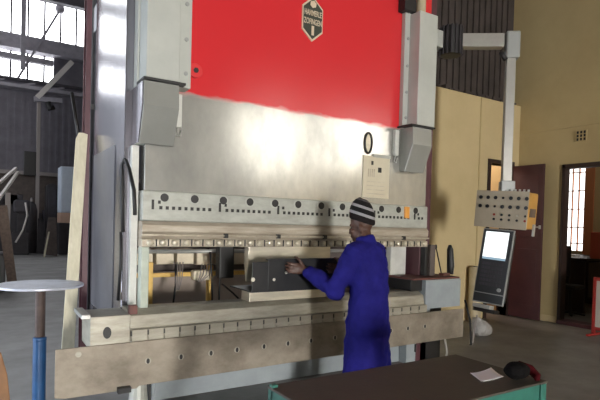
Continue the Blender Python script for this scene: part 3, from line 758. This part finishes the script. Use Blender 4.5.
# ------------------------------------------------------------------ foreground table with paper and cap
TX0, TX1, TY0, TY1, TZ = 1.135, 2.42, 1.47, 2.055, .75
tb = thing('workbench', 'dark steel topped workbench with green frame in the foreground', 'table', ((TX0+TX1)/2, (TY0+TY1)/2, 0))
G().box(TX0, TX1, TY0, TY1, TZ-.012, TZ).build('table_top', 'table_top', tb, bevel=.003)
G().box(TX0+.015, TX1-.015, TY0+.012, TY0+.03, TZ-.10, TZ-.013).build('front_rail', 'table_green', tb, bevel=.003)
G().box(TX0+.015, TX1-.015, TY1-.03, TY1-.012, TZ-.10, TZ-.013).build('rear_rail', 'table_green', tb, bevel=.003)
G().box(TX0+.005, TX0+.02, TY0+.03, TY1-.03, TZ-.10, TZ-.013).build('end_rail', 'table_green', tb, bevel=.003)
G().box(TX1-.02, TX1-.005, TY0+.03, TY1-.03, TZ-.10, TZ-.013).build('end_rail', 'table_green', tb, bevel=.003)
for x in (TX0+.005, TX1-.05):
    for y in (TY0+.002, TY1-.047): G().box(x, x+.045, y, y+.045, 0, TZ-.013).build('leg', 'table_green', tb, bevel=.003)
G().box(TX0+.002, TX0+.03, TY1-.05, TY1-.02, TZ, TZ+.012).build('corner_lug', 'table_green', tb)
pts = [at(470, 374, Z=TZ+.002), at(491, 369.5, Z=TZ+.002), at(504, 377.5, Z=TZ+.002), at(481, 382.5, Z=TZ+.002)]
g = G(); N_ = 8; gr = []
for i in range(N_+1):
    row = []
    for j in range(N_+1):
        p_ = pts[0].lerp(pts[1], i/N_).lerp(pts[3].lerp(pts[2], i/N_), j/N_)
        lift = .002+.012*(i/N_)**3*(1-j/N_)**2+.006*(j/N_)**4*(i/N_)**3+.006*((1-i/N_)**4)
        row.append(g.bm.verts.new((p_.x, p_.y, TZ+lift)))
    gr.append(row)
for i in range(N_):
    for j in range(N_): g.bm.faces.new((gr[i][j], gr[i+1][j], gr[i+1][j+1], gr[i][j+1]))
pp = g.build('paper_sheet', 'paper', smooth=True, label='curled white sheet of paper lying on the dark bench top', cat='paper')
sd = pp.modifiers.new('thick', 'SOLIDIFY'); sd.thickness = .0006
# knitted cap
cp = at(521, 381, Z=TZ)
cap = thing('knitted_cap', 'crumpled black and dark red knitted cap on the bench corner', 'cap', (cp.x, cp.y, TZ))
g = G()
g.ball((cp.x-.02, cp.y+.01, TZ+.054), .075, .06, .042); g.ball((cp.x-.03, cp.y-.005, TZ+.062), .045, .045, .036); g.ball((cp.x+.0, cp.y+.02, TZ+.045), .05, .05, .032)
o = blob(g, .006, 6)(g.build('cap_crown', 'cap_black', cap, smooth=True))
dm = o.modifiers.new('folds', 'DISPLACE'); dm.texture = tx; dm.strength = .03; dm.texture_coords = 'LOCAL'
g = G()
g.tube([(cp.x+.005, cp.y+.075, TZ+.05), (cp.x+.05, cp.y+.045, TZ+.062), (cp.x+.078, cp.y+.005, TZ+.048), (cp.x+.08, cp.y-.035, TZ+.022), (cp.x+.055, cp.y-.05, TZ+.018)], [.016, .022, .024, .020, .014], 12)
g.build('cap_brim', 'cap_red', cap, smooth=True)

# ------------------------------------------------------------------ left foreground
sx_, sy_ = .385, 4.255
rs = thing('round_stand', 'round white-topped work stand on a blue pipe post at the left', 'stand', (sx_, sy_, 0))
G().lathe([(.297, .985), (.30, .99), (.30, 1.0), (.297, 1.004)], (sx_, sy_, 0), 48).build('round_top', 'round_top', rs)
G().lathe([(.036, .606), (.036, .985)], (sx_, sy_, 0), 20).build('inner_tube', 'post_rust', rs, smooth=False)
G().lathe([(.046, .02), (.046, .575), (.048, .58), (.048, .60), (.040, .605)], (sx_, sy_, 0), 20).build('outer_tube', 'post_blue', rs)
G().lathe([(.22, 0), (.22, .015), (.06, .022)], (sx_, sy_, 0), 32).build('base_plate', 'post_blue', rs)

tp = at(82, 133, Y=5.40); bt = Vector((.64, 4.80, .0))
g = G(); dirv = tp-bt; sdv = Vector((1, -.05, 0))
xw = (sdv-dirv*(sdv.dot(dirv)/dirv.dot(dirv))).normalized(); yw = dirv.normalized().cross(xw)
hw = .052
pl = [bt-xw*hw+Vector((0, 0, .004)), bt+xw*hw+Vector((0, 0, .004)), tp+xw*hw-dirv*.004, tp+xw*hw*.2, tp-xw*hw*.6-dirv*.002, tp-xw*hw-dirv*.03]
g.prism([p_-yw*.012 for p_ in pl], yw*.024)
g.build('timber_plank', 'timber', bevel=.003, label='long pale timber plank leaning against the maroon column', cat='plank')
cg = thing('steel_column', 'slim maroon steel column standing behind the left press frame', 'column', (.89, 5.5, 0))
G().box(.865, .915, 5.46, 5.47, .02, 13.98).build('flange', 'maroon', cg)
G().box(.865, .915, 5.60, 5.61, .02, 13.98).build('flange', 'maroon', cg)
G().box(.885, .895, 5.47, 5.60, .02, 13.98).build('web', 'maroon', cg)
G().box(.80, .925, 5.42, 5.65, 0, .02).build('base_plate', 'maroon', cg)

q = at(4, 385, Y=2.3)
bd = at(3, 352, Y=2.5)
g = G().prism([(bd.x-.25, 2.5, 0), (bd.x+.04, 2.5, 0), (bd.x+.035, 2.5, bd.z-.25), (bd.x+.02, 2.5, bd.z-.10), (bd.x-.005, 2.5, bd.z), (bd.x-.25, 2.5, bd.z+.05)], (-.02, .04, 0))
g.build('wooden_board', 'orange_wood', bevel=.006, label='orange-brown wooden panel standing at the lower left edge', cat='panel')

# ------------------------------------------------------------------ clutter in the far bay (left)
FB = 26.0
def fl(x, y, Y=None):
    p_ = at(x, y, Z=0)
    if Y is None: Y = min(p_.y, FB)
    p_ = at(x, y, Y=Y); return Vector((p_.x, Y, 0))
def fbox(name, x0, x1, ybase, ytop, m, depth, label, cat, bevel=.02, Y=None):
    a, c = fl(x0, ybase, Y), None
    Yp = a.y; c = at(x1, ybase, Y=Yp); top = at((x0+x1)/2, ytop, Y=Yp).z
    t = thing(name, label, cat, ((a.x+c.x)/2, Yp+depth/2, 0))
    G().box(a.x, c.x, Yp, Yp+depth, 0, top).build('body', m, t, bevel=bevel)
    return t, a.x, c.x, Yp, top
t, x0, x1, Y_, top = fbox('metal_cabinet', 59, 74, 247, 223, 'clutter', 1.2, 'low black metal cabinet under the pale blue cupboard in the far bay', 'cabinet', Y=23.0)
G().box(x0+.05, (x0+x1)/2-.02, Y_-.03, Y_, .1, top-.1).build('door', 'clutter', t); G().box((x0+x1)/2+.02, x1-.05, Y_-.03, Y_, .1, top-.1).build('door', 'clutter', t)
q0, q1 = at(61, 166, Y=Y_), at(75, 213, Y=Y_)
t2 = thing('tall_cupboard', 'tall pale blue metal cupboard standing on a box in the far left bay', 'cupboard', ((q0.x+q1.x)/2, Y_+.5, top+.42))
G().box(q0.x, q1.x, Y_+.02, Y_+1.0, q1.z, q0.z).build('body', 'blue_cab', t2, bevel=.03)
G().box(q0.x+.04, q1.x-.03, Y_-.01, Y_+.02, q1.z+.05, q0.z-.06).build('door', 'blue_cab', t2, bevel=.01)
G().box(q0.x, q1.x, Y_+.02, Y_+1.0, top+.002, q1.z-.002).build('cardboard_box', 'cardboard', bevel=.02, label='brown cardboard box squeezed between the pale blue cupboard and black cabinet', cat='box')

# leaning sheets, drums, stacks
def leaner(name, pts, Yt, lean, thick, m, label, cat):
    """outline in photo px at distance Yt, leaning back by lean metres at its top"""
    P3 = [at(x, y, Y=Yt) for x, y in pts]; zmin = min(p_.z for p_ in P3); zmax = max(p_.z for p_ in P3)
    g = G(); P3 = [Vector((p_.x, p_.y+lean*(p_.z-zmin)/(zmax-zmin), p_.z-zmin)) for p_ in P3]
    g.prism(P3, (0, thick, 0)); return g.build(name, m, bevel=.01, label=label, cat=cat)
Yl = 22.0
leaner('plywood_sheet', [(43.5, 249), (57.5, 251), (58, 212), (50, 212)], Yl, .5, .08, 'clutter_brown', 'brown sheet of board leaning by the black cabinet in the far bay', 'board')
leaner('timber_batten', [(43.6, 240), (45.5, 240), (51, 215), (49.5, 215)], Yl-.25, .3, .06, 'timber', 'thin pale batten leaning against the brown board far left', 'batten')
q = fl(31, 238, 24.4)
tt = thing('gas_cylinder', 'dark round-shouldered cylinder standing far left among the clutter', 'cylinder', (q.x, q.y, 0))
hh = at(31, 200, Y=q.y).z; rr = abs(at(37, 238, Y=q.y).x-at(25, 238, Y=q.y).x)/2
G().lathe([(rr, 0), (rr, hh*.8), (rr*.75, hh*.92), (rr*.3, hh*.97)], q, 20).build('bottle', 'clutter', tt, smooth=True)
G().lathe([(rr*.25, hh*.96), (rr*.25, hh*1.02), (rr*.1, hh*1.05)], q, 12).build('valve', 'pipe_grey', tt)
t, x0, x1, Y_, top = fbox('steel_rack', -6, 17, 240, 204, 'clutter', 1.5, 'dark low storage rack against the far wall at left', 'rack', Y=25.6)
for k in range(5):
    xx = x0+.2+k*(x1-x0-.4)/5
    G().box(xx, xx+.5, Y_-.1, Y_+.5, top, top+random.uniform(.2, .7)).build('bin', ['clutter', 'steel_dark', 'clutter_brown'][k % 3], t, bevel=.03)
Y_ = 24.6
q0, q1 = at(46.5, 205, Y=Y_), at(58, 184, Y=Y_)
t = thing('press_hood', 'dark arched machine hood left of the pale blue cupboard', 'machine', ((q0.x+q1.x)/2, Y_, 0))
cx_, rw = (q0.x+q1.x)/2, (q1.x-q0.x)/2
G().prism([(cx_-rw, Y_, .6), (cx_+rw, Y_, .6), (cx_+rw, Y_, q1.z-rw*.6)] + [(cx_+rw*math.cos(a), Y_, q1.z-rw*.6+rw*.6*math.sin(a)) for a in (R(30*k) for k in range(1, 6))] + [(cx_-rw, Y_, q1.z-rw*.6)], (0, .8, 0)).build('hood', 'clutter', t, bevel=.03)
G().box(cx_-rw*.8, cx_+rw*.8, Y_+.05, Y_+.75, 0, .6).build('pedestal', 'clutter', t)
G().box(cx_-rw*.7, cx_+rw*.7, Y_-.03, Y_, 1.3, q1.z-rw*.7).build('front_panel', 'steel_dark', t, bevel=.02)
t, x0, x1, Y_, top = fbox('workbench', 19, 60, 243, 222, 'clutter', 1.0, 'long dark workbench crowded with junk below the far wall', 'bench', Y=26.2)
for k in range(7):
    xx = x0+.05+k*(x1-x0-.1)/7; hz = random.uniform(.15, .6)
    G().box(xx, xx+(x1-x0-.1)/7*random.uniform(.6, .9), Y_+.1, Y_+.7, top+.001, top+hz).build('junk_box', random.choice(['clutter', 'clutter_brown', 'steel_dark']), bevel=.03, label='small dark junk box on the long far workbench', cat='box', group='junk boxes on the far workbench')
q = fl(21, 238, 23.2)
ml = thing('drill_stand', 'dark drill-like machine with a bent pale guard rail at the far left', 'machine', (q.x, 23.2, 0))
G().box(q.x-.30, q.x+.30, 23.2, 23.8, 0, .9).build('base', 'clutter', ml, bevel=.04)
G().box(q.x-.14, q.x+.14, 23.3, 23.7, .9, 1.9).build('column', 'clutter', ml, bevel=.03)
G().box(q.x-.26, q.x+.30, 23.1, 23.8, 1.7, 2.2).build('head', 'steel_dark', ml, bevel=.08)
G().tube([(q.x+.12, 23.0, 2.1), (q.x+.2, 23.0, 1.6), (q.x+.05, 23.0, 1.0), (q.x-.2, 23.0, .5)], .035, 8).build('guard_rail', 'pipe_light', ml, smooth=True)
q = fl(44, 240, 22.8)
leaner('steel_sheet', [(37, 238), (44, 239), (43, 205), (39, 203)], 23.6, .35, .05, 'clutter', 'dark narrow steel sheet leaning right of the round-shouldered cylinder', 'sheet')
q = fl(55, 256)
G().box(q.x-.10, q.x+.10, q.y, q.y+.10, 0, .05).build('scrap_offcut', 'white_paint', bevel=.005, label='tiny white offcut on the floor left of the pale timber plank', cat='offcut')
# steel pole and slanted rails
q = at(37.5, 203, Y=25); q2 = at(37.5, 104, Y=25)
pl_ = thing('jib_crane', 'thin grey post with a pale diagonal jib arm in front of the dark far wall', 'crane', (q.x, 25, 0))
G().box(q.x-.08, q.x+.06, 24.9, 25.1, 0, q2.z+.3).build('mast', 'pipe_grey', pl_, bevel=.01)
G().box(q.x-.55, q.x-.085, 24.9, 25.1, at(34, 176, Y=25).z, at(34, 152, Y=25).z).build('switch_box', 'dark', pl_, bevel=.02)
G().bar(at(37, 98, Y=24.7), at(72, 62, Y=24.7), .24, .2).build('boom', 'pipe_light', pl_)
G().bar(at(34, 99, Y=24.7), at(62, 101, Y=24.7), .22, .2).build('lower_chord', 'girder', pl_)
G().tube([at(48, 102, Y=24.6), at(50, 109, Y=24.6), at(54, 107, Y=24.6)], .12, 8).build('hook', 'dark', pl_, smooth=True)
sr = thing('conveyor_rails', 'pair of pale slanted rails rising at the far left edge', 'rails', (.3, 20, 0))
for (a, b_) in (((-2, 200), (18, 172)), ((-2, 184), (16, 168))):
    G().bar(at(*a, Y=20), at(*b_, Y=21), .09, .08).build('rail', 'pipe_light', sr)
q = at(8, 190, Y=20.6); G().box(q.x-.08, q.x+.08, 20.5, 20.66, 0, q.z-.1).build('support_leg', 'pipe_grey', sr)
# dark crane girder and pale diagonal jib
gz0, gz1 = at(40, 104, Y=26).z, at(40, 82, Y=26).z
cr = thing('crane_girder', 'dark overhead crane girder crossing below the far windows', 'crane', (0, 26, gz0))
G().box(-4.9, 21.9, 25.8, 26.2, gz0+.9, gz1).build('girder', 'steel_dark', cr)
G().box(-4.9, 21.9, 25.7, 26.3, gz0+.55, gz0+.7).build('lower_rail', 'girder', cr)
for k in range(22): G().bar((-4.6+k*1.2, 26, gz0+.7), (-4.0+k*1.2, 26, gz0+.9), .08, .08).build('lattice', 'girder', cr)
lb = thing('leaning_bar', 'black round bar leaning above the pale timber plank', 'bar', at(79, 137, Y=6.4))
G().tube([at(72, 93, Y=6.2), at(79, 140, Y=6.0)], .02, 10).build('upper_bar', 'dark', lb, smooth=True)
G().tube([at(79, 140, Y=6.0), (.80, 5.85, 0.0)], .02, 10).build('lower_bar', 'dark', lb, smooth=True)
# brown plank, black crate near left edge
a, c = fl(13, 289), at(4, 206, Y=10.2)
g = G(); A = Vector((a.x, a.y, 0)); B = Vector((c.x-.02, 10.6, c.z)); g.bar(A+Vector((0, 0, .02)), B, .17, .05, (1, 0, 0))
g.build('wooden_plank', 'timber_dark', label='weathered brown plank propped up at the left edge', cat='plank')
a = fl(-2, 292); c = at(5, 292, Y=a.y); tz = at(2, 255, Y=a.y).z
ck = thing('black_crate', 'black crate behind the white round stand at the left edge', 'crate', (a.x, a.y, 0))
G().box(a.x-.6, c.x, a.y, a.y+.6, 0, tz).build('body', 'dark', ck, bevel=.02)
G().box(a.x-.6, c.x, a.y, a.y+.6, tz, tz+.03).build('lid', 'clutter', ck, bevel=.01)

# ------------------------------------------------------------------ right side bits
TRZ = .976
q = at(441, 276, Y=3.98)
br = thing('hand_brush', 'black upright brush standing on the rust red tray right of the man', 'brush', at(450, 275, Y=4.0))
a, c = at(450, 273, Y=4.0), at(450, 245, Y=4.0)
G().tube([(a.x, 4.0, TRZ+.005), (a.x+.005, 4.0, TRZ+.1), (c.x+.005, 4.0, c.z-.05), (c.x, 4.0, c.z)], [.036, .042, .036, .016], 14).build('bristle_head', 'black_rubber', br, smooth=True)
G().tube([(a.x+.05, 4.0, TRZ+.005), (a.x+.05, 3.99, a.z+.1), (c.x+.02, 3.99, c.z-.03)], .008, 8).build('wire_handle', 'alu', br, smooth=True)
a, c = at(441.5, 274, Y=4.0), at(436, 247, Y=4.05)
sk_ = thing('thin_rod', 'thin dark rod with a knob end leaning on the rust red tray', 'rod', (a.x, 4.0, TRZ))
G().tube([(a.x, 4.0, TRZ+.010), c], .007, 8).build('rod', 'dark', sk_, smooth=True)
G().ball(c, .014, .014, .03).build('knob', 'dark', sk_, smooth=True)
q = at(443, 276, Y=3.95)
G().box(q.x-.05, q.x+.06, 3.9, 3.97, TRZ+.001, TRZ+.03).build('red_clamp', 'rust_red', bevel=.006, label='small red block on the tray beside the thin dark rod', cat='block')
q = fl(474, 322)
bd_ = thing('beige_drum', 'beige roll standing by the yellow wall left of the screen console', 'roll', (q.x, q.y, 0))
tz = at(474, 267, Y=q.y).z; rr = .10
G().lathe([(rr, 0), (rr, tz-.02), (rr*.9, tz)], (q.x, q.y, 0), 20).build('roll', 'beige', bd_, smooth=False)
G().lathe([(rr*.4, tz+.001), (rr*.4, tz+.01)], (q.x, q.y, 0), 16).build('core', 'dark', bd_)
q = fl(480, 336)
g = G().ball((q.x, q.y, .12), .15, .12, .12).ball((q.x+.05, q.y-.02, .10), .12, .11, .10).ball((q.x-.06, q.y+.02, .18), .08, .07, .10)
o = blob(g, .012, 5)(g.build('plastic_bag', 'bag', smooth=True, label='crumpled white bag on the floor below the screen console', cat='bag'))
dm = o.modifiers.new('folds', 'DISPLACE'); dm.texture = tx; dm.strength = .05; dm.texture_coords = 'LOCAL'
for i, (pts, m_, lab) in enumerate((
        ([(465, 300), (470, 320), (471, 345)], 'black_rubber', 'black cable hanging beside the press right of the front beam'),
        ([(477, 315), (474, 330), (472, 352)], 'pipe_grey', 'grey cable dropping from the console to the floor'),
        ([(443, 332), (445, 340), (447, 352)], 'alu', 'pale cable dangling under the right end of the front beam'))):
    Yc = (4.35, 4.45, 3.9)[i]
    P3 = [at(x, y, Y=Yc) for x, y in pts]; P3.append(Vector((P3[-1].x-.02, Yc+.01, .0)))
    G().tube(P3, .012, 8).build('floor_cable', m_, smooth=True, label=lab, cat='cable')

# office furniture through the doorway
q = Vector((9.6, 5.35, 0))
dk = thing('office_desk', 'dark desk under the office window seen through the doorway', 'desk', q)
G().box(9.3, 10.9, 5.0, 6.6, .98, 1.03).build('desk_top', 'darkframe', dk, bevel=.006)
G().box(9.35, 9.4, 5.05, 6.55, .02, .97).build('side_panel', 'darkframe', dk)
G().box(10.8, 10.85, 5.05, 6.55, .02, .97).build('side_panel', 'darkframe', dk)
G().box(9.42, 9.95, 5.02, 5.06, .3, .95).build('drawer_front', 'darkframe', dk)
G().box(9.7, 10.1, 5.55, 5.85, 1.032, 1.05).build('paper_stack', 'paper', label='bright papers on the office desk by the window', cat='papers')
q = Vector((9.0, 5.05, 0))
oc = thing('office_chair', 'black office chair in front of the dark office desk', 'chair', q)
G().box(8.85, 9.2, 4.95, 5.3, .48, .56).build('seat', 'black_rubber', oc, bevel=.03)
G().box(9.0, 9.25, 5.24, 5.30, .62, 1.25).build('backrest', 'black_rubber', oc, bevel=.03)
G().tube([(9.03, 5.12, .06), (9.03, 5.12, .48)], .03, 10).build('pedestal', 'dark', oc)
for k in range(5): G().bar((9.03, 5.12, .06), (9.03+.25*math.cos(k*1.257), 5.12+.25*math.sin(k*1.257), .03), .04, .03).build('foot', 'dark', oc)
G().box(9.1, 9.14, 5.2, 5.3, .5, .7).build('back_support', 'dark', oc)
a, c = at(592, 232, X=9.5), at(604, 252, X=9.5)
bxp = G().box(9.45, 9.75, c.y, a.y, 1.032, a.z).build('red_box', 'pinkred', bevel=.01, label='pinkish red box on the office desk at the right edge', cat='box')
# red framed stand by the doorway
a, c = at(594, 277, X=7.62), at(594, 337, X=7.62)
y1_ = a.y; y0_ = y1_-.6
rf = thing('framed_stand', 'red framed panel stand at the right edge by the office doorway', 'stand', (7.62, (y0_+y1_)/2, 0))
G().box(7.60, 7.64, y1_-.045, y1_, 0, a.z).build('upright', 'redframe', rf, bevel=.004)
G().box(7.60, 7.64, y0_, y0_+.045, 0, a.z).build('upright', 'redframe', rf, bevel=.004)
G().box(7.60, 7.64, y0_+.046, y1_-.046, a.z-.05, a.z).build('top_rail', 'redframe', rf, bevel=.004)
G().box(7.60, 7.64, y0_+.046, y1_-.046, .08, .13).build('bottom_rail', 'redframe', rf, bevel=.004)
G().box(7.61, 7.63, y0_+.046, y1_-.046, .131, a.z-.051).build('panel', 'light_panel', rf)
G().box(7.45, 7.79, y1_-.04, y1_-.005, 0, .03).build('foot', 'redframe', rf, bevel=.004)
G().box(7.45, 7.79, y0_+.005, y0_+.04, 0, .03).build('foot', 'redframe', rf, bevel=.004)

# ------------------------------------------------------------------ light
wd = bpy.data.worlds.new('sky'); C.world = wd; wd.use_nodes = True
wd.node_tree.nodes['Background'].inputs[0].default_value = (.75, .85, 1, 1); wd.node_tree.nodes['Background'].inputs[1].default_value = .6
def lamp(name, loc, size, energy, col=(1, .9, .75)):
    l = bpy.data.lights.new(name, 'POINT'); l.energy = energy; l.color = col; l.shadow_soft_size = size
    o = bpy.data.objects.new(name, l); o.location = loc; COL.objects.link(o)
lamp('back_room_lamp', (7.3, 6.7, 3.1), .15, 60)
lamp('office_lamp', (9.7, 4.3, 3.2), .15, 18)

vs = C.view_settings
C.display_settings.display_device = 'sRGB'
vs.view_transform = 'Standard'; vs.look = 'None'; vs.exposure = 0.1; vs.gamma = 1.0; vs.use_curve_mapping = False
C.cycles.use_denoising = True
C.cycles.sample_clamp_indirect = 6
